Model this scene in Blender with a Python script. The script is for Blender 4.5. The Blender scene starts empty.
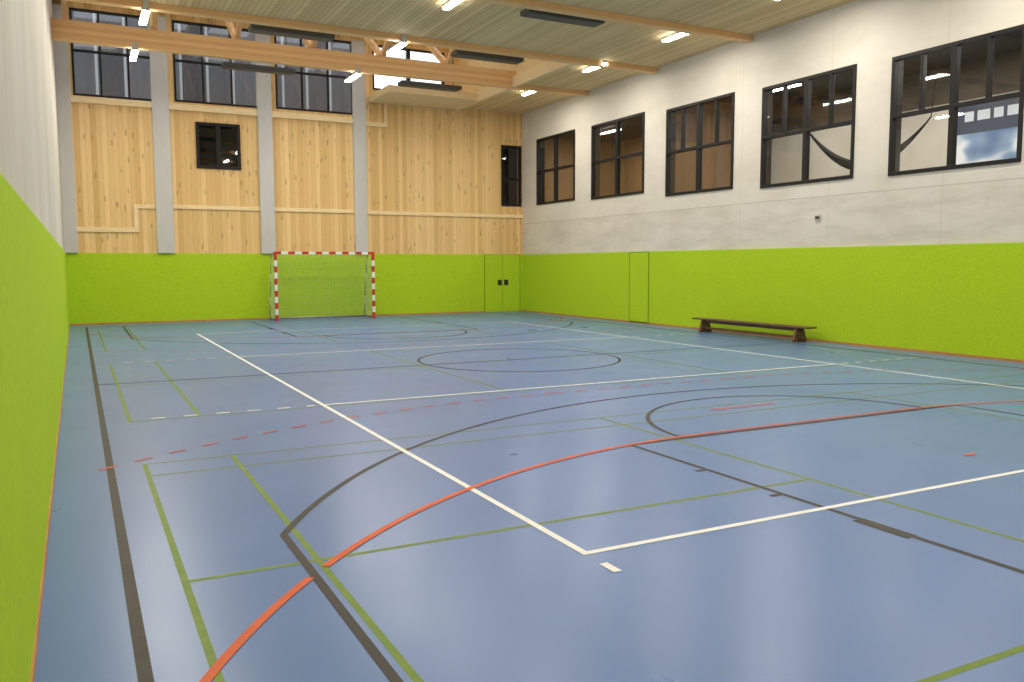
import bpy, bmesh, math, random
from mathutils import Matrix, Vector
random.seed(4)
sc=bpy.context.scene
try:
    sc.view_settings.view_transform='Standard'
    sc.view_settings.look='None'
except Exception as e: print(e)

# ---------------------------------------------------------------- helpers
def srgb(r,g,b):
    def c(v):
        v/=255.0
        return v/12.92 if v<=0.04045 else ((v+0.055)/1.055)**2.4
    return (c(r),c(g),c(b),1)
class M:
    def __init__(s,name,col=(.5,.5,.5,1),rough=.6,metal=0,spec=.5):
        s.m=bpy.data.materials.new(name);s.m.use_nodes=True
        s.nt=s.m.node_tree;s.b=s.nt.nodes['Principled BSDF']
        s.b.inputs['Base Color'].default_value=col
        s.b.inputs['Roughness'].default_value=rough
        s.b.inputs['Metallic'].default_value=metal
        s.b.inputs['Specular IOR Level'].default_value=spec
    def n(s,t,**k):
        nd=s.nt.nodes.new(t)
        for a,v in k.items(): setattr(nd,a,v)
        return nd
    def l(s,a,b): s.nt.links.new(a,b)
    def coord(s,scale=(1,1,1)):
        tc=s.n('ShaderNodeTexCoord');mp=s.n('ShaderNodeMapping')
        mp.inputs['Scale'].default_value=scale
        s.l(tc.outputs['Object'],mp.inputs['Vector']);return mp.outputs['Vector']
    def noise(s,scale,sc3=(1,1,1),detail=4,rough=.5):
        nd=s.n('ShaderNodeTexNoise');nd.inputs['Scale'].default_value=scale
        nd.inputs['Detail'].default_value=detail;nd.inputs['Roughness'].default_value=rough
        s.l(s.coord(sc3),nd.inputs['Vector']);return nd.outputs['Fac']
    def ramp(s,fac,stops):
        r=s.n('ShaderNodeValToRGB');e=r.color_ramp.elements
        while len(e)<len(stops): e.new(.5)
        for el,(p,c) in zip(e,stops): el.position=p;el.color=c
        s.l(fac,r.inputs['Fac']);return r.outputs['Color']
    def mix(s,a,b,fac,mode='MIX'):
        x=s.n('ShaderNodeMix',data_type='RGBA',blend_type=mode)
        for i,v in ((0,fac),(6,a),(7,b)):
            if isinstance(v,(int,float)): x.inputs[i].default_value=v
            elif isinstance(v,tuple): x.inputs[i].default_value=v
            else: s.l(v,x.inputs[i])
        return x.outputs[2]
    def math(s,op,a,b=0.0,c=None):
        x=s.n('ShaderNodeMath',operation=op)
        for i,v in ((0,a),(1,b),(2,c)):
            if v is None: continue
            if isinstance(v,(int,float)): x.inputs[i].default_value=v
            else: s.l(v,x.inputs[i])
        return x.outputs[0]
    def axis(s,i):
        tc=s.n('ShaderNodeTexCoord');sp=s.n('ShaderNodeSeparateXYZ')
        s.l(tc.outputs['Object'],sp.inputs[0]);return sp.outputs[i]
    def base(s,c): s.l(c,s.b.inputs['Base Color'])
    def bump(s,h,st=.3,dist=.01):
        x=s.n('ShaderNodeBump');x.inputs['Strength'].default_value=st;x.inputs['Distance'].default_value=dist
        s.l(h,x.inputs['Height']);s.l(x.outputs[0],s.b.inputs['Normal'])

def boards(m,ax,width,c1,c2,gap=.04,gapcol=None,grain_scale=(8,8,.6),knots=True,gapmix=.5):
    a=m.math('DIVIDE',m.axis(ax),width)
    idx=m.math('FLOOR',a);fr=m.math('FRACT',a)
    wn=m.n('ShaderNodeTexWhiteNoise',noise_dimensions='1D');m.l(idx,wn.inputs['W'])
    g=m.noise(6,grain_scale,5,.6)
    f=m.math('ADD',m.math('MULTIPLY',wn.outputs['Value'],.5),m.math('MULTIPLY',g,.55))
    col=m.ramp(f,[(.2,c1),(.8,c2)])
    if knots:
        v=m.n('ShaderNodeTexVoronoi');v.inputs['Scale'].default_value=1
        sc3=[7,7,7]
        for i in range(3):
            if grain_scale[i]<2: sc3[i]=1.7
        m.l(m.coord(tuple(sc3)),v.inputs['Vector'])
        k=m.math('LESS_THAN',v.outputs['Distance'],.17)
        col=m.mix(col,tuple(x*.42 for x in c1[:3])+(1,),m.math('MULTIPLY',k,.5))
    e=m.math('LESS_THAN',fr,gap)
    col=m.mix(col,gapcol or tuple(x*.4 for x in c1[:3])+(1,),m.math('MULTIPLY',e,gapmix))
    return col

# ---------------------------------------------------------------- materials
floorM=M('floor_blue_linoleum',rough=.42,spec=.42)
nf=floorM.noise(.5,detail=3);n2=floorM.noise(60,detail=2)
c=floorM.ramp(nf,[(.3,srgb(93,121,174)),(.7,srgb(100,128,182))])
c=floorM.mix(c,srgb(84,111,162),floorM.math('MULTIPLY',n2,.3));floorM.base(c)
rr=floorM.math('MULTIPLY_ADD',floorM.noise(1.2,detail=4),.12,.24);floorM.l(rr,floorM.b.inputs['Roughness'])

greenM=M('green_impact_panel',rough=.85,spec=.15)
n1=greenM.noise(25,detail=6,rough=.7);n2=greenM.noise(1.3,detail=4)
c=greenM.ramp(n1,[(.3,srgb(162,196,26)),(.7,srgb(188,218,48))])
c=greenM.mix(c,srgb(162,194,44),greenM.math('MULTIPLY',n2,.45));greenM.base(c);greenM.bump(n1,.3,.004)

def concrete(name,c1,c2,c3,horiz=True,str_=.3):
    m=M(name,rough=.85,spec=.2)
    a=m.noise(.55,(1,1,2.2) if horiz else (1,1,.5),7,.62)
    b=m.noise(5,(1,.35,2) if horiz else (2,2,.4),6,.7)
    c=m.ramp(a,[(.3,c1),(.5,c2),(.72,c3)])
    c=m.mix(c,c1,m.math('MULTIPLY',m.ramp(b,[(.45,(0,0,0,1)),(.75,(1,1,1,1))]),str_))
    v=m.n('ShaderNodeTexVoronoi');v.inputs['Scale'].default_value=9;m.l(m.coord(),v.inputs['Vector'])
    p=m.math('LESS_THAN',v.outputs['Distance'],.07)
    c=m.mix(c,tuple(x*.55 for x in c1[:3])+(1,),m.math('MULTIPLY',p,.3))
    return m,c,b
concR,c,b=concrete('concrete_wall',srgb(208,201,187),srgb(217,211,198),srgb(224,218,206))
z=concR.axis(2)
j=concR.math('LESS_THAN',concR.math('ABSOLUTE',concR.math('SUBTRACT',z,3.17)),.012)
c=concR.mix(c,srgb(170,162,146),concR.math('MULTIPLY',j,.5))
st=concR.math('MULTIPLY',concR.math('LESS_THAN',z,3.17),concR.ramp(concR.noise(1.1,(1,.5,3),6,.7),[(.45,(0,0,0,1)),(.7,(1,1,1,1))]))
c=concR.mix(c,srgb(180,172,157),concR.math('MULTIPLY',st,.5))
yj=concR.math('LESS_THAN',concR.math('FRACT',concR.math('DIVIDE',concR.axis(1),2.7)),.005)
c=concR.mix(c,srgb(170,162,146),concR.math('MULTIPLY',yj,.35))
concR.base(c);concR.bump(b,.12,.01)
concL,c,b=concrete('concrete_wall_light',srgb(196,190,176),srgb(208,202,188),srgb(218,212,198),False)
yj=concL.math('LESS_THAN',concL.math('FRACT',concL.math('DIVIDE',concL.axis(1),1.35)),.012)
c=concL.mix(c,srgb(120,114,100),concL.math('MULTIPLY',yj,.6));concL.base(c);concL.bump(b,.2,.01)
colM,c,b=concrete('concrete_column',srgb(188,186,178),srgb(200,198,190),srgb(210,208,200),False);colM.base(c);colM.bump(b,.2,.01)

cltM=M('spruce_clt_panel',rough=.6,spec=.25)
cltM.base(boards(cltM,0,.14,srgb(214,172,106),srgb(242,208,146),gap=.06,grain_scale=(9,9,.5),gapmix=.35))
trimM=M('pale_spruce_trim',rough=.55,spec=.25)
trimM.base(trimM.ramp(trimM.noise(5,(1,8,8)),[(.3,srgb(232,202,148)),(.7,srgb(246,224,176))]))
beamM=M('glulam_beam_wood',rough=.5,spec=.3)
beamM.base(boards(beamM,2,.04,srgb(220,168,108),srgb(242,200,140),gap=.08,grain_scale=(.6,8,8),knots=False,gapmix=.3))
rafM=M('rafter_wood',rough=.55,spec=.3)
rafM.base(rafM.ramp(rafM.noise(4,(8,.6,8)),[(.3,srgb(220,168,104)),(.7,srgb(242,200,138))]))
ceilM=M('ceiling_slats',rough=.7,spec=.2)
ceilM.base(boards(ceilM,0,.12,srgb(212,184,128),srgb(236,210,156),gap=.12,grain_scale=(8,.5,8),knots=False,gapmix=.55))
roofM=M('roof_deck_boards',rough=.6,spec=.2)
roofM.base(boards(roofM,0,.16,srgb(205,170,112),srgb(235,205,150),gap=.06,grain_scale=(8,.5,8)))
skirtM=M('skirting_beech',rough=.5);skirtM.base(skirtM.ramp(skirtM.noise(3),[(.3,srgb(176,120,58)),(.7,srgb(196,140,72))]))
frameM=M('black_window_frame',srgb(24,23,22),.5,0,.3)
panelM=M('dark_heating_panel',srgb(72,74,70),.5)
whiteM=M('white_paint_line',rough=.5);whiteM.base(whiteM.ramp(whiteM.noise(8),[(.3,srgb(226,224,218)),(.7,srgb(240,238,232))]))
blackM=M('dark_paint_line',rough=.5,spec=.3);blackM.base(blackM.ramp(blackM.noise(8),[(.3,srgb(50,43,38)),(.7,srgb(62,54,47))]))
oliveM=M('green_paint_line',rough=.5,spec=.3);oliveM.base(oliveM.ramp(oliveM.noise(8),[(.3,srgb(104,126,44)),(.7,srgb(116,138,52))]))
orangeM=M('orange_paint_line',rough=.5,spec=.3);orangeM.base(orangeM.ramp(orangeM.noise(8),[(.3,srgb(198,82,30)),(.7,srgb(210,94,40))]))
redM=M('red_lacquer',srgb(196,40,30),.35)
whM=M('white_lacquer',srgb(232,230,225),.35)
steelM=M('galvanised_steel',srgb(170,172,172),.35,.8)
netM=M('net_cord',srgb(190,205,170),.8)
benchM=M('dark_bench_wood',rough=.45);benchM.base(benchM.ramp(benchM.noise(5,(8,.6,8)),[(.3,srgb(88,62,44)),(.7,srgb(120,88,64))]))
lampM=M('lamp_housing',srgb(190,190,185),.4)
def emis(name,col,st):
    m=M(name);m.b.inputs['Base Color'].default_value=(.8,.8,.8,1)
    m.b.inputs['Emission Color'].default_value=col;m.b.inputs['Emission Strength'].default_value=st;return m
glowM=emis('lamp_diffuser',(1,.97,.92,1),30)
glassM=M('window_glass')
nt=glassM.nt
tr=glassM.n('ShaderNodeBsdfTransparent');tr.inputs[0].default_value=(.85,.86,.85,1)
gl=glassM.n('ShaderNodeBsdfGlossy');gl.inputs['Roughness'].default_value=.02
lw=glassM.n('ShaderNodeLayerWeight');lw.inputs['Blend'].default_value=.5
fa=glassM.math('MULTIPLY_ADD',glassM.math('POWER',lw.outputs['Facing'],4.0),.8,.08)
mx=glassM.n('ShaderNodeMixShader');glassM.l(fa,mx.inputs[0]);glassM.l(tr.outputs[0],mx.inputs[1]);glassM.l(gl.outputs[0],mx.inputs[2])
glassM.l(mx.outputs[0],nt.nodes['Material Output'].inputs['Surface'])
galW=M('gallery_wall_wood',rough=.6);galW.base(boards(galW,1,.3,srgb(126,96,62),srgb(158,122,80),grain_scale=(8,8,.6),gap=.04))
galP=M('gallery_wall_plaster',rough=.8);galP.base(galP.ramp(galP.noise(.8),[(.3,srgb(190,184,172)),(.7,srgb(208,202,190))]))
galD=M('gallery_reflection_brown',rough=.7);galD.base(galD.ramp(galD.noise(1.5,(1,1,4)),[(.3,srgb(62,54,44)),(.7,srgb(84,72,58))]))  # added dark band: puts the dark reflection of the upper panes into wall colour
galC=M('gallery_ceiling_dark',srgb(58,54,48),.7)
galF=M('gallery_floor',srgb(110,104,96),.6)
facM=M('facade_cladding',rough=.8);facM.base(boards(facM,0,.9,srgb(38,42,48),srgb(76,80,86),gap=.1,gapcol=srgb(150,156,160),grain_scale=(2,2,1.2),knots=False,gapmix=.8))
handM=M('handle_black',srgb(40,38,34),.35)
seamM=M('panel_joint',srgb(112,146,18),.9)
bannerM=M('banner_print',rough=.5)
w=bannerM.n('ShaderNodeTexWave');w.inputs['Scale'].default_value=.35;w.inputs['Distortion'].default_value=6;w.inputs['Detail'].default_value=3
bannerM.l(bannerM.coord((1,1,1.6)),w.inputs['Vector'])
cw_=bannerM.ramp(w.outputs['Fac'],[(.0,srgb(60,90,140)),(.3,srgb(130,160,195)),(.45,srgb(225,232,238)),(1,srgb(240,242,245))])
hi=bannerM.math('GREATER_THAN',bannerM.axis(2),4.7)
bannerM.base(bannerM.mix(cw_,srgb(46,58,82),hi))
bLet=M('banner_lettering',srgb(205,212,222),.5)
cloth=M('black_hammock_cloth',srgb(26,26,28),.9)

# ---------------------------------------------------------------- geometry builders
class G:
    """collect geometry with several materials in one mesh object"""
    def __init__(s): s.bm=bmesh.new();s.ms=[]
    def mi(s,m):
        m=m.m if isinstance(m,M) else m
        if m not in s.ms: s.ms.append(m)
        return s.ms.index(m)
    def box(s,x0,x1,y0,y1,z0,z1,m,T=None):
        vs=[s.bm.verts.new(Vector(p) if T is None else T@Vector(p)) for p in
            [(x0,y0,z0),(x1,y0,z0),(x1,y1,z0),(x0,y1,z0),(x0,y0,z1),(x1,y0,z1),(x1,y1,z1),(x0,y1,z1)]]
        i=s.mi(m)
        for f in ((0,3,2,1),(4,5,6,7),(0,1,5,4),(1,2,6,5),(2,3,7,6),(3,0,4,7)):
            s.bm.faces.new([vs[k] for k in f]).material_index=i
    def bar(s,a,b,w,m,w2=None,sides=4):
        a=Vector(a);b=Vector(b);d=(b-a);L=d.length;d.normalize()
        up=Vector((0,0,1)) if abs(d.z)<.95 else Vector((1,0,0))
        x=d.cross(up).normalized();y=x.cross(d)
        i=s.mi(m);r=w/2;r2=(w2 or w)/2
        if sides==4: off=[(-r,-r2),(r,-r2),(r,r2),(-r,r2)]
        else: off=[(r*math.cos(2*math.pi*k/sides),r2*math.sin(2*math.pi*k/sides)) for k in range(sides)]
        A=[s.bm.verts.new(a+x*p+y*q) for p,q in off];B=[s.bm.verts.new(b+x*p+y*q) for p,q in off]
        n=len(off)
        for k in range(n):
            f=s.bm.faces.new([A[k],A[(k+1)%n],B[(k+1)%n],B[k]]);f.material_index=i;f.smooth=sides>4
        s.bm.faces.new(A[::-1]).material_index=i;s.bm.faces.new(B).material_index=i
    def quad(s,pts,m):
        s.bm.faces.new([s.bm.verts.new(p) for p in pts]).material_index=s.mi(m)
    def obj(s,name,parent=None,bevel=0):
        bmesh.ops.recalc_face_normals(s.bm,faces=s.bm.faces)
        me=bpy.data.meshes.new(name);s.bm.to_mesh(me);s.bm.free()
        for m in s.ms: me.materials.append(m)
        o=bpy.data.objects.new(name,me);sc.collection.objects.link(o)
        if parent: o.parent=parent
        if bevel:
            b=o.modifiers.new('bevel','BEVEL');b.width=bevel;b.segments=2;b.limit_method='ANGLE'
        return o
def empty(name,loc=(0,0,0)):
    e=bpy.data.objects.new(name,None);e.location=loc;sc.collection.objects.link(e);return e
def wall_cells(g,ax,t0,t1,a0,a1,z0,z1,holes,m):
    """ax=0: plane x=t, spans y; ax=1: plane y=t, spans x"""
    A=sorted({a0,a1,*[h[0] for h in holes],*[h[1] for h in holes]});Z=sorted({z0,z1,*[h[2] for h in holes],*[h[3] for h in holes]})
    for i in range(len(A)-1):
        run=None
        for j in range(len(Z)-1):
            ca=(A[i]+A[i+1])/2;cz=(Z[j]+Z[j+1])/2
            inside=any(h[0]<ca<h[1] and h[2]<cz<h[3] for h in holes)
            if not inside:
                run=[Z[j],Z[j+1]] if run is None else [run[0],Z[j+1]]
            if (inside or j==len(Z)-2) and run:
                if ax==0: g.box(t0,t1,A[i],A[i+1],run[0],run[1],m)
                else: g.box(A[i],A[i+1],t0,t1,run[0],run[1],m)
                run=None

XL,XR,YB,YF=-.2475,14.523,27.54,-.25
ZG=2.07;ZC=7.1;ZR=9.3
LX=11.95;LY=19.72   # lantern (raised roof) limits

# ---------------------------------------------------------------- floor
g=G();g.box(XL-.3,XR+.3,YF-.3,YB+.3,-.2,0,floorM);g.obj('floor')

# ---------------------------------------------------------------- left wall
g=G();g.box(XL-.3,XL,YF-.3,YB+.3,0,ZR,concL);g.obj('wall_left')
g=G();g.box(XL-.02,XL+.035,YF,YB,.05,ZG,greenM);g.obj('wall_left_impact_cladding')
g=G();g.box(XL,XL+.045,YF,YB,0,.05,skirtM);g.obj('baseboard_left')
# ---------------------------------------------------------------- front wall behind the camera
g=G();g.box(XL-.3,XR+.3,YF-.3,YF,0,ZR,concL);g.obj('wall_front')
# ---------------------------------------------------------------- right wall
wins=[(23.91,26.45,3.78,6.05,2),(20.16,22.92,3.73,6.01,2),(16.49,19.16,3.56,5.9,4),(12.86,15.54,3.49,5.82,4),(9.34,12.0,3.45,5.76,4)]
g=G();wall_cells(g,0,XR,XR+.3,YF-.3,YB+.3,0,ZR,[w[:4] for w in wins],concR);g.obj('wall_right')
g=G();yd0,yd1=19.86,20.75
g.box(XR-.035,XR+.02,YF,YB,.05,ZG,greenM);g.obj('wall_right_impact_cladding')
g=G();g.box(XR-.045,XR,YF,YB,0,.05,skirtM);g.obj('baseboard_right')

def window(name,ax,t,a0,a1,z0,z1,up,low,zt,depth=.12,fw=.075,shade_lining=0):
    """frame + glass; t = front plane, extends +depth outwards"""
    e=empty(name,((t,(a0+a1)/2,z0) if ax==0 else ((a0+a1)/2,t,z0)))
    inv=Matrix.Translation(-e.location)
    g=G()
    def bx(p0,p1,q0,q1,d0=0,d1=depth,m=frameM):
        if ax==0: g.box(t+d0,t+d1,p0,p1,q0,q1,m,inv)
        else: g.box(p0,p1,t+d0,t+d1,q0,q1,m,inv)
    bx(a0,a1,z0,z0+fw);bx(a0,a1,z1-fw,z1);bx(a0,a0+fw,z0+fw,z1-fw);bx(a1-fw,a1,z0+fw,z1-fw)
    if shade_lining:   # dark strips added so the lamp-lit reveals do not show bright
        bx(a0,a0+.02,z0,z1,depth,shade_lining);bx(a1-.02,a1,z0,z1,depth,shade_lining);bx(a0+.02,a1-.02,z0,z0+.02,depth,shade_lining);bx(a0+.02,a1-.02,z1-.02,z1,depth,shade_lining)
    if zt: bx(a0+fw,a1-fw,zt-fw/2,zt+fw/2)
    def muls(n,q0,q1):
        for k in range(1,n):
            c=a0+(a1-a0)*k/n;w=fw*.75 if k*2==n else fw*.42
            bx(c-w,c+w,q0,q1,.01 if k*2!=n else 0,depth)
    if zt:
        muls(low,z0+fw,zt-fw/2);muls(up,zt+fw/2,z1-fw)
    else: muls(low,z0+fw,z1-fw)
    g.obj('frame',e,.006)
    g=G();d=t+depth*.5
    q=[(a0+fw/2,z0+fw/2),(a1-fw/2,z0+fw/2),(a1-fw/2,z1-fw/2),(a0+fw/2,z1-fw/2)]
    g.quad([tuple(inv@Vector((d,a,b) if ax==0 else (a,d,b))) for a,b in q],glassM)
    g.obj('glass',e)
    return e
k=1
for (a0,a1,z0,z1,up) in wins:
    window('window_%d'%k,0,XR-.03,a0,a1,z0,z1,up,2,z0+(z1-z0)*.5,shade_lining=.33);k+=1

# ---------------------------------------------------------------- gallery behind right wall
gx=18.6
g=G();g.box(XR+.3,gx+.2,5,YB+.3,3.0,3.2,galF);g.obj('gallery_floor')
g=G();g.box(XR+.3,gx+.2,5,YB+.3,6.35,6.5,galC);g.obj('gallery_ceiling')
g=G();g.box(gx,gx+.2,5,19.6,3.2,5.5,galP);g.box(gx-.03,gx+.2,5,19.6,5.5,6.35,galD);g.box(gx,gx+.2,19.6,YB+.3,3.2,6.35,galW);g.obj('gallery_wall_right')
g=G();g.box(XR+.3,gx,4.8,5,3.2,6.35,galP);g.obj('gallery_wall_front')
g=G();g.box(XR+.3,gx,YB+.1,YB+.3,3.2,6.35,galW);g.obj('gallery_wall_back')
g=G();g.box(XR+.3,gx,19.5,19.6,3.2,6.35,galW);g.obj('gallery_wall_partition')
for i,(x,y) in enumerate([(16.6,7.5),(16.6,10.5),(16.6,13.5),(16.6,17.0),(16.6,21.5),(16.6,25)]):
    g=G();g.box(-.07,.07,-.6,.6,-.08,0,lampM);g.box(-.06,.06,-.58,.58,-.1,-.08,glowM)
    o=g.obj('gallery_lamp' if i==0 else 'gallery_lamp.%03d'%i);o.location=(x,y,6.35)
    l=bpy.data.lights.new('gallery_lamp_light','AREA');l.shape='RECTANGLE';l.size=.12;l.size_y=1.2;l.energy=85 if y<19 else 60;l.color=(1,.95,.86)
    lo=bpy.data.objects.new('light',l);lo.location=(0,0,-.11);sc.collection.objects.link(lo);lo.parent=o
g=G();g.box(gx-.06,gx-.02,10.2,13.5,3.95,5.45,bannerM)
yy=13.2
for wd in (.22,.3,.22,.3,.1,.3,.24):   # lettering blocks on the banner
    g.box(gx-.065,gx-.06,yy-wd,yy,4.98,5.2,bLet);yy-=wd+.09
g.obj('printed_banner')
# black hammock hanging in the gallery
hm=bmesh.new();N=28;prev=None
p0=Vector((16.0,15.6,5.0));p1=Vector((16.0,12.2,4.75))
for i in range(N+1):
    t=i/N;c=p0.lerp(p1,t);sag=1.0*4*t*(1-t)
    wd=.03+.12*math.sin(math.pi*t)**1.5
    a=hm.verts.new(c+Vector((-.15*math.sin(math.pi*t),0,-sag+wd)));b=hm.verts.new(c+Vector((0,0,-sag-wd*.5)));d=hm.verts.new(c+Vector((.15*math.sin(math.pi*t),0,-sag+wd)))
    if prev:
        hm.faces.new([prev[0],prev[1],b,a]);hm.faces.new([prev[1],prev[2],d,b])
    prev=(a,b,d)
me=bpy.data.meshes.new('hammock');hm.to_mesh(me);hm.free();me.materials.append(cloth.m)
for p in me.polygons: p.use_smooth=True
o=bpy.data.objects.new('hammock',me);sc.collection.objects.link(o)
s=o.modifiers.new('s','SOLIDIFY');s.thickness=.01
g=G();g.bar((16,15.6,5.0),(16,15.75,6.35),.02,cloth,sides=6);g.bar((16,12.2,4.75),(16,12.05,6.35),.02,cloth,sides=6);h=g.obj('hammock_ropes',o)

# ---------------------------------------------------------------- back wall
upw=[(.17,2.35,6.5,8.9),(2.84,5.31,6.55,8.9),(5.8,8.3,6.58,8.9),(8.95,11.5,7.45,8.9)]
sw=(3.39,4.68,4.63,6.0);cw=(13.66,14.47,3.8,5.95)
g=G();wall_cells(g,1,YB,YB+.3,XL-.3,XR+.3,0,ZR,upw+[sw,cw],cltM);g.obj('wall_back')
g=G();g.box(XL+.035,XR-.035,YB-.035,YB+.02,.05,ZG,greenM);g.obj('wall_back_impact_cladding')
g=G();g.box(XL,XR,YB-.045,YB,0,.05,skirtM);g.obj('baseboard_back')
for i,(a,b) in enumerate([(-.2475,.1),(2.2,2.67),(5.21,5.65),(8.24,8.66)]):
    g=G();g.box(a,b,YB-.12,YB+.05,ZG,8.93,colM);g.obj('concrete_column' if i==0 else 'concrete_column.%03d'%i,bevel=.01)
t=.05
g=G()
g.box(2.67,5.21,YB-t,YB,3.4,3.52,trimM);g.box(5.65,8.24,YB-t,YB,3.4,3.52,trimM);g.box(8.66,XR,YB-t,YB,3.38,3.5,trimM)
g.box(.1,1.72,YB-t,YB,2.68,2.82,trimM);g.box(1.6,1.72,YB-t,YB,2.82,3.5,trimM);g.box(1.72,2.2,YB-t,YB,3.38,3.5,trimM)
g.obj('trim_1')
g=G()
for a,b in ((.1,2.2),(2.67,5.21),(5.65,8.24)): g.box(a,b,YB-.08,YB,6.3,6.48,trimM)
g.box(8.66,9.4,YB-.08,YB,6.25,6.4,trimM);g.box(9.3,9.4,YB-.08,YB,6.4,7.3,trimM);g.box(9.4,XR,YB-.08,YB,7.15,7.3,trimM)
g.obj('trim_2')
for w in upw:
    n=3 if w[0]<8.5 else 2
    window('window_%d'%k,1,YB-.02,w[0],w[1],w[2],w[3],n,n,7.75 if w[0]<8.5 else None,fw=.06);k+=1
window('window_%d'%k,1,YB-.06,*sw,2,2,None,fw=.09);k+=1
window('window_%d'%k,1,YB-.04,*cw,1,1,4.75,fw=.08);k+=1
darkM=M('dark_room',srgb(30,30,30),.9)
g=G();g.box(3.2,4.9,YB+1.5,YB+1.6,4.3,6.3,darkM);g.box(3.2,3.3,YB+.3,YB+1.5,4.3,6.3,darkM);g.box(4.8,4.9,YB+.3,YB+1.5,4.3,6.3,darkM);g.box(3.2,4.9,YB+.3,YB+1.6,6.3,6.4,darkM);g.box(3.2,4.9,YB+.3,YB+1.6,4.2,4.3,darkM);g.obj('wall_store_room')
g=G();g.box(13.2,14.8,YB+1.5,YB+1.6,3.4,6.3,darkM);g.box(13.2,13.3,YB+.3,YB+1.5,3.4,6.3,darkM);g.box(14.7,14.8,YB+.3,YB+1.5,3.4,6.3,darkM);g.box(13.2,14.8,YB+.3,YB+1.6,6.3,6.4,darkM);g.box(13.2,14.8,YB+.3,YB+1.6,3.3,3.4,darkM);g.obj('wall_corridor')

# ---------------------------------------------------------------- ceiling with raised roof lantern
g=G()
g.box(XL-.3,XR+.3,YF-.3,LY,ZC,ZC+.2,ceilM)
g.box(LX,XR+.3,LY,YB+.3,ZC,ZC+.2,ceilM)
g.obj('ceiling')
g=G()
g.box(XL-.3,LX+.15,LY-.15,LY,ZC+.2,ZR,roofM);g.obj('wall_lantern_front')
g=G();g.box(LX,LX+.15,LY,YB,ZC+.2,ZR,roofM)
g.obj('wall_lantern_right')
sky=[(x,x+1.35,y0,y0+2.3) for x in (.3,2.25,4.2,6.15,8.1,10.05) for y0 in (20.4,24.3)]
g=G()
A=sorted({XL-.3,LX+.15,*[s[0] for s in sky],*[s[1] for s in sky]});B=sorted({LY-.15,YB+.3,*[s[2] for s in sky],*[s[3] for s in sky]})
for i in range(len(A)-1):
    for j in range(len(B)-1):
        ca=(A[i]+A[i+1])/2;cb=(B[j]+B[j+1])/2
        if not any(s[0]<ca<s[1] and s[2]<cb<s[3] for s in sky): g.box(A[i],A[i+1],B[j],B[j+1],ZR,ZR+.2,roofM)
g.obj('ceiling_lantern')
i=0
for x in (.05,2.0,3.95,5.9,7.85,9.8,11.75):
    g=G();g.box(x-.06,x+.06,LY+.02,YB-.02,8.97,ZR,rafM);g.obj('rafter' if i==0 else 'rafter.%03d'%i);i+=1
i=0
for x in (.05,2.0,3.95,5.9,7.85,9.8):
    g=G();g.bar((x,23.3,7.45),(x,21.2,8.95),.12,rafM,.16);g.bar((x,23.3,7.45),(x,25.6,8.95),.12,rafM,.16);g.obj('timber_brace' if i==0 else 'timber_brace.%03d'%i);i+=1
i=0
for y in (1.4,5.05,8.7,12.34,16.0,19.68,23.22):
    g=G();g.box(XL,XR,y-.1,y+.1,6.97,7.45 if y>20 else ZC,beamM);g.obj('glulam_beam' if i==0 else 'glulam_beam.%03d'%i);i+=1
g=G();g.box(LX-.12,LX,LY+.1,YB-.02,6.98,7.3,trimM);g.obj('trim_3')
g=G();g.box(8.8,LX-.12,YB-2.0,YB-.02,7.02,7.22,trimM);g.obj('trim_4')

# lamps
i=0
for y in (2.0,5.55,9.2,12.9,16.5,20.05,23.65):
    for x in (1.53,7.1,12.76):
        zt=ZC if (y<LY or x>LX) else 6.97
        g=G();g.box(-.07,.07,-.52,.52,-.06,0,lampM);g.box(-.07,.07,-.51,.51,-.1,-.06,glowM)
        if zt<ZC: g.box(-.05,.05,-.55,-.3,0,.13,lampM)
        o=g.obj('ceiling_lamp' if i==0 else 'ceiling_lamp.%03d'%i);o.location=(x,y,zt);i+=1
        l=bpy.data.lights.new('lamp_light','AREA');l.shape='RECTANGLE';l.size=.13;l.size_y=1.0;l.energy=83;l.color=(1,.95,.865)
        lo=bpy.data.objects.new('light',l);lo.location=(0,0,-.105);sc.collection.objects.link(lo);lo.parent=o
i=0
for y in (5.5,9.15,12.8,16.52,20.3,24.25):
    for x0 in (3.72,8.7):
        zt=ZC if y<LY else 6.97+.1
        g=G();g.box(0,1.9,-.2,.2,-.1,0,panelM);g.box(.05,1.85,-.17,.17,-.115,-.1,panelM)
        if y>LY: 
            for xx in (.2,1.7): g.box(xx-.015,xx+.015,-.015,.015,0,ZR-zt,panelM)
        o=g.obj('radiant_heating_panel' if i==0 else 'radiant_heating_panel.%03d'%i,bevel=.01);o.location=(x0,y,zt);i+=1

# ---------------------------------------------------------------- doors
e=empty('door_1',(13.65,YB,0));T=Matrix.Translation((-13.65,-YB,0))
g=G();yy=YB-.035
g.box(12.98,13.67,yy-.012,yy,.02,2.05,greenM,T);g.box(13.69,14.38,yy-.012,yy,.02,2.05,greenM,T);g.obj('leaves',e)
g=G()
for a,b,c_,d in ((12.95,12.98,0,2.05),(14.38,14.41,0,2.05),(12.95,14.41,2.05,2.07),(13.67,13.69,0,2.05)): g.box(a,b,yy-.01,yy,c_,d,seamM,T)
g.obj('joints',e)
g=G()
for x in (13.48,13.74): g.box(x,x+.15,yy-.05,yy-.012,.98,1.16,handM,T)
g.obj('handles',e,.005)
e=empty('door_2',(XR,20.3,0));T=Matrix.Translation((-XR,-20.3,0));xx=XR-.035
g=G();g.box(xx-.01,xx,yd0,yd1,.02,2.04,greenM,T);g.obj('leaf',e)
g=G()
for a,b,c_,d in ((yd0-.03,yd0,0,2.05),(yd1,yd1+.03,0,2.05),(yd0-.03,yd1+.03,2.04,2.065)): g.box(xx-.012,xx,a,b,c_,d,seamM,T)
g.obj('joints',e)
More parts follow.
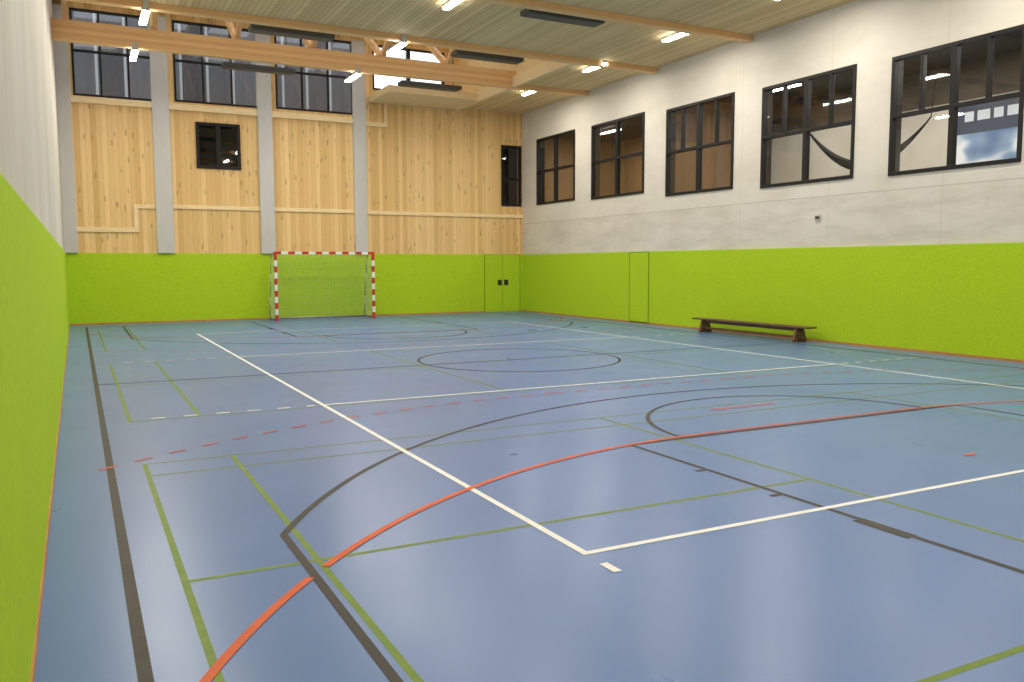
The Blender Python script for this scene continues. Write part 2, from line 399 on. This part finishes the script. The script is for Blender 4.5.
g=G();g.box(XR-.03,XR,13.69,13.84,2.66,2.78,lampM);g.box(XR-.035,XR-.03,13.71,13.76,2.69,2.75,handM);g.box(XR-.035,XR-.03,13.77,13.82,2.69,2.75,handM);g.obj('wall_socket')

# ---------------------------------------------------------------- court lines
LZ=[0]
def strip(g,x0,y0,x1,y1,w,m,z):
    LZ[0]+=1;z+=(LZ[0]%40)*2.5e-5
    d=Vector((x1-x0,y1-y0));d.normalize();n=Vector((-d.y,d.x))*w/2
    g.quad([(x0-n.x,y0-n.y,z),(x1-n.x,y1-n.y,z),(x1+n.x,y1+n.y,z),(x0+n.x,y0+n.y,z)],m)
def arc(g,cx,cy,r,a0,a1,w,m,z,dash=None,skip=None):
    LZ[0]+=1;z+=(LZ[0]%40)*2.5e-5
    a0=math.radians(a0);a1=math.radians(a1);n=max(8,int(abs(a1-a0)*r/.06));pr=None
    for i in range(n+1):
        a=a0+(a1-a0)*i/n;ca,sa=math.cos(a),math.sin(a)
        p=((cx+(r-w/2)*ca,cy+(r-w/2)*sa,z),(cx+(r+w/2)*ca,cy+(r+w/2)*sa,z))
        if pr:
            s=abs(a-a0)*r;ok=True
            if dash and (s%dash)>dash/2: ok=False
            if skip and skip(cx+r*ca,cy+r*sa): ok=False
            if ok: g.quad([pr[0],pr[1],p[1],p[0]],m)
        pr=p
def dashes(g,x0,y,x1,w,m,z,L=.15,gap=.2):
    x=x0
    while x<x1-.02:
        strip(g,x,y,min(x+L,x1),y,w,m,z);x+=L+gap
CX=7.1
# volleyball
g=G();z=.0025;w=.05
xa,xb=2.65,11.5
for y in (4.49,10.5,16.62,22.6): strip(g,xa-w/2,y,xb+w/2,y,w,whiteM,z)
for x in (xa,xb): strip(g,x,4.49,x,22.6,w,whiteM,z)
for y in (10.5,16.62): dashes(g,.7,y,xa-.1,w,whiteM,z);dashes(g,xb+.15,y,13.6,w,whiteM,z)
for x in (xa,xb):
    strip(g,x,4.3,x,4.15,.055,whiteM,z)
g.obj('volleyball_court_lines')
# basketball
g=G();z=.0015;w=.05
x0,x1,y0,y1=.21,14.2,1.0,26.4
x1=13.7
strip(g,x0,y0,x0,y1,.06,blackM,z);strip(g,x1,y0,x1,y1,.06,blackM,z);strip(g,x0,y0,x1,y0,w,blackM,z);strip(g,x0,y1,x1,y1,w,blackM,z)
strip(g,x0,13.75,x1,13.75,w,blackM,z);arc(g,CX+.02,13.8,1.82,0,360,w,blackM,z)
for s,yb in ((1,y0),(-1,y1)):
    ft=yb+s*5.85
    strip(g,4.62,ft,9.5,ft,.055,blackM,z)
    for x,o in ((4.65,-1),(9.47,1)):
        strip(g,x,yb,x,ft,w,blackM,z)
        for q in (3.9,4.75): strip(g,x,yb+s*q,x+o*.12,yb+s*q,w,blackM,z)
        strip(g,x+o*.02,yb+s*2.78,x+o*.02,yb+s*3.2,.11,blackM,z)
        strip(g,x,yb+s*1.75,x+o*.12,yb+s*1.75,w,blackM,z)
    arc(g,CX+.02,ft,1.82,0,180*s,w,blackM,z)
    cy=yb+s*1.6;xs=5.97;dy=math.sqrt(6.75**2-xs**2)-.07;a=math.degrees(math.asin((dy+.07)/6.75))
    arc(g,CX,cy-s*.07,6.75,s*a,s*(180-a),w,blackM,z)
    for q in (-1,1): strip(g,CX+q*xs,yb,CX+q*xs,cy+s*dy,w,blackM,z)
g.obj('basketball_court_lines')
# handball
g=G();z=.0037;w=.05
def skipb(x,y): return abs(x-1.13)<.06 and y<6
for s,yb in ((1,.97),(-1,26.4)):
    sk=skipb if s==1 else None
    a6=23.5;a9=52.5
    arc(g,CX-1.5,yb,5.95,90*s,(180-a6)*s,w,orangeM,z,skip=sk);arc(g,CX+1.5,yb,5.95,a6*s,90*s,w*.8,orangeM,z)
    strip(g,CX-1.5,yb+s*5.95,CX+1.5,yb+s*5.95,.04,orangeM,z)
    arc(g,CX-1.5,yb,9,90*s,(180-a9)*s,.035,orangeM,z,dash=.36);arc(g,CX+1.5,yb,9,a9*s,90*s,.035,orangeM,z,dash=.36)
    dashes(g,CX-1.5,yb+s*9,CX+1.5,.035,orangeM,z,.18,.18)
    strip(g,CX-.5,yb+s*7,CX+.5,yb+s*7,.04,orangeM,z);strip(g,CX-.08,yb+s*4.1,CX+.08,yb+s*4.1,.045,orangeM,z)
g.obj('handball_court_lines')
# badminton (three courts across the hall)
g=G();z=.0003;w=.04
for yc in (5.12,13.45,22.0):
    ya,yb=yc-3.05,yc+3.05
    for x in (.48,1.21,5.17,9.16,13.12,13.85): strip(g,x,ya,x,yb,w,oliveM,z)
    for y in ((ya,ya+.46,yb-.46,yb) if yc<10 else (ya,yb)): strip(g,.48,y,13.85,y,w*.8 if y>6 else w,oliveM,z)
    strip(g,.48,yc,5.17,yc,w,oliveM,z);strip(g,9.16,yc,13.85,yc,w,oliveM,z)
g.obj('badminton_court_lines')

# ---------------------------------------------------------------- handball goal
e=empty('handball_goal',(CX-.14,26.45,0));g=G()
W=1.54;H=2.04;p=.08
n=11
for s in (-1,1):
    for i in range(n):
        z0=.005+(H-.005)/n*i;g.box(s*W-p/2,s*W+p/2,-p/2,p/2,z0,z0+(H-.005)/n,redM if i%2==0 else whM)
n=15;w0=-W-p/2;L=2*W+p
for i in range(n): g.box(w0+L/n*i,w0+L/n*(i+1),-p/2,p/2,H,H+p,redM if i%2==0 else whM)
g.obj('striped_frame',e)
g=G();D=.98;D2=.45
for s in (-1,1):
    g.bar((s*W,0,H+.04),(s*W,D2,H+.02),.035,steelM,sides=8)
    pts=[(s*W,D2,H+.02),(s*W,D2+.18,H-.12),(s*W,D2+.3,H-.6),(s*W,D-.05,.7),(s*W,D,.03)]
    for a,b in zip(pts,pts[1:]): g.bar(a,b,.035,steelM,sides=8)
    g.bar((s*W,0,.03),(s*W,D,.03),.04,steelM,sides=8)
g.bar((-W,D,.03),(W,D,.03),.04,steelM,sides=8)
g.bar((-W,D2,H+.02),(W,D2,H+.02),.02,steelM,sides=8)
g.obj('support_frame',e)
g=G();c_=.005
nx=28
prof=[(0,H+.02),(D2,H),(D2+.18,H-.14),(D2+.3,H-.6),(D-.05,.7),(D,.05)]
def samp(t):
    Ls=[math.dist(a,b) for a,b in zip(prof,prof[1:])];d=t*sum(Ls)
    for (a,b),l_ in zip(zip(prof,prof[1:]),Ls):
        if d<=l_: return (a[0]+(b[0]-a[0])*d/l_,a[1]+(b[1]-a[1])*d/l_)
        d-=l_
    return prof[-1]
ns=24;P=[samp(i/ns) for i in range(ns+1)]
for i in range(nx+1):
    x=-W+2*W*i/nx
    for a,b in zip(P,P[1:]): g.bar((x,a[0],a[1]),(x,b[0],b[1]),c_,netM)
for a in P: g.bar((-W,a[0],a[1]),(W,a[0],a[1]),c_,netM)
for s in (-1,1):
    zz=.1
    while zz<H:
        yv=D
        for a,b in zip(prof,prof[1:]):
            if min(a[1],b[1])<=zz<=max(a[1],b[1]) and a[1]!=b[1]: yv=a[0]+(b[0]-a[0])*(zz-a[1])/(b[1]-a[1])
        g.bar((s*W,0,zz),(s*W,yv,zz),c_,netM);zz+=.11
    for q in range(1,9):
        yv=D*q/9;zt=H
        for a,b in zip(prof[1:],prof[2:]):
            if a[0]<=yv<=b[0]: zt=a[1]+(b[1]-a[1])*(yv-a[0])/(b[0]-a[0])
        g.bar((s*W,yv,.04),(s*W,yv,zt),c_,netM)
g.obj('net',e)

# ---------------------------------------------------------------- gymnastics bench
e=empty('gym_bench',(14.08,15.35,0));g=G()
hl=1.92
g.box(-.14,.14,-hl,hl,.31,.35,benchM)
g.obj('seat_board',e,.008)
g=G();g.box(-.02,.02,-hl+.25,hl-.25,.235,.31,benchM);g.box(-.05,.05,-hl+.2,hl-.2,.09,.13,benchM);g.obj('balance_beam',e,.004)
g=G()
for s in (-1,1):
    y=s*(hl-.36)
    vs=[(-.19,.0),(.19,.0),(.19,.04),(.11,.31),(-.11,.31),(-.19,.04)]
    A=[g.bm.verts.new((a,y-.03,b)) for a,b in vs];B=[g.bm.verts.new((a,y+.03,b)) for a,b in vs]
    mi=g.mi(benchM)
    g.bm.faces.new(A).material_index=mi;g.bm.faces.new(B[::-1]).material_index=mi
    for q in range(6): g.bm.faces.new([A[q],B[q],B[(q+1)%6],A[(q+1)%6]]).material_index=mi
g.obj('legs',e,.005)

# ---------------------------------------------------------------- outside
g=G();g.box(-6,10.1,33,34,0,12.5,facM);g.obj('neighbouring_building')

# ---------------------------------------------------------------- world
w=bpy.data.worlds.new('World');sc.world=w;w.use_nodes=True
bg=w.node_tree.nodes['Background'];bg.inputs[0].default_value=(.9,.94,1,1);bg.inputs[1].default_value=2.4

# ---------------------------------------------------------------- camera
f,y,p,r=839.16,0.4773,0.0913,-0.0025
F=Vector((math.sin(y)*math.cos(p),math.cos(y)*math.cos(p),-math.sin(p)))
R0=Vector((math.cos(y),-math.sin(y),0));U0=R0.cross(F)
R=R0*math.cos(r)+U0*math.sin(r);U=-R0*math.sin(r)+U0*math.cos(r)
cd=bpy.data.cameras.new('camera');cd.sensor_width=36;cd.lens=f/1024*36;cd.clip_start=.05;cd.clip_end=200
co=bpy.data.objects.new('camera',cd);sc.collection.objects.link(co)
mt=Matrix((R,U,-F)).transposed().to_4x4();mt.translation=Vector((.0274,.3646,1.7198));co.matrix_world=mt
sc.camera=co
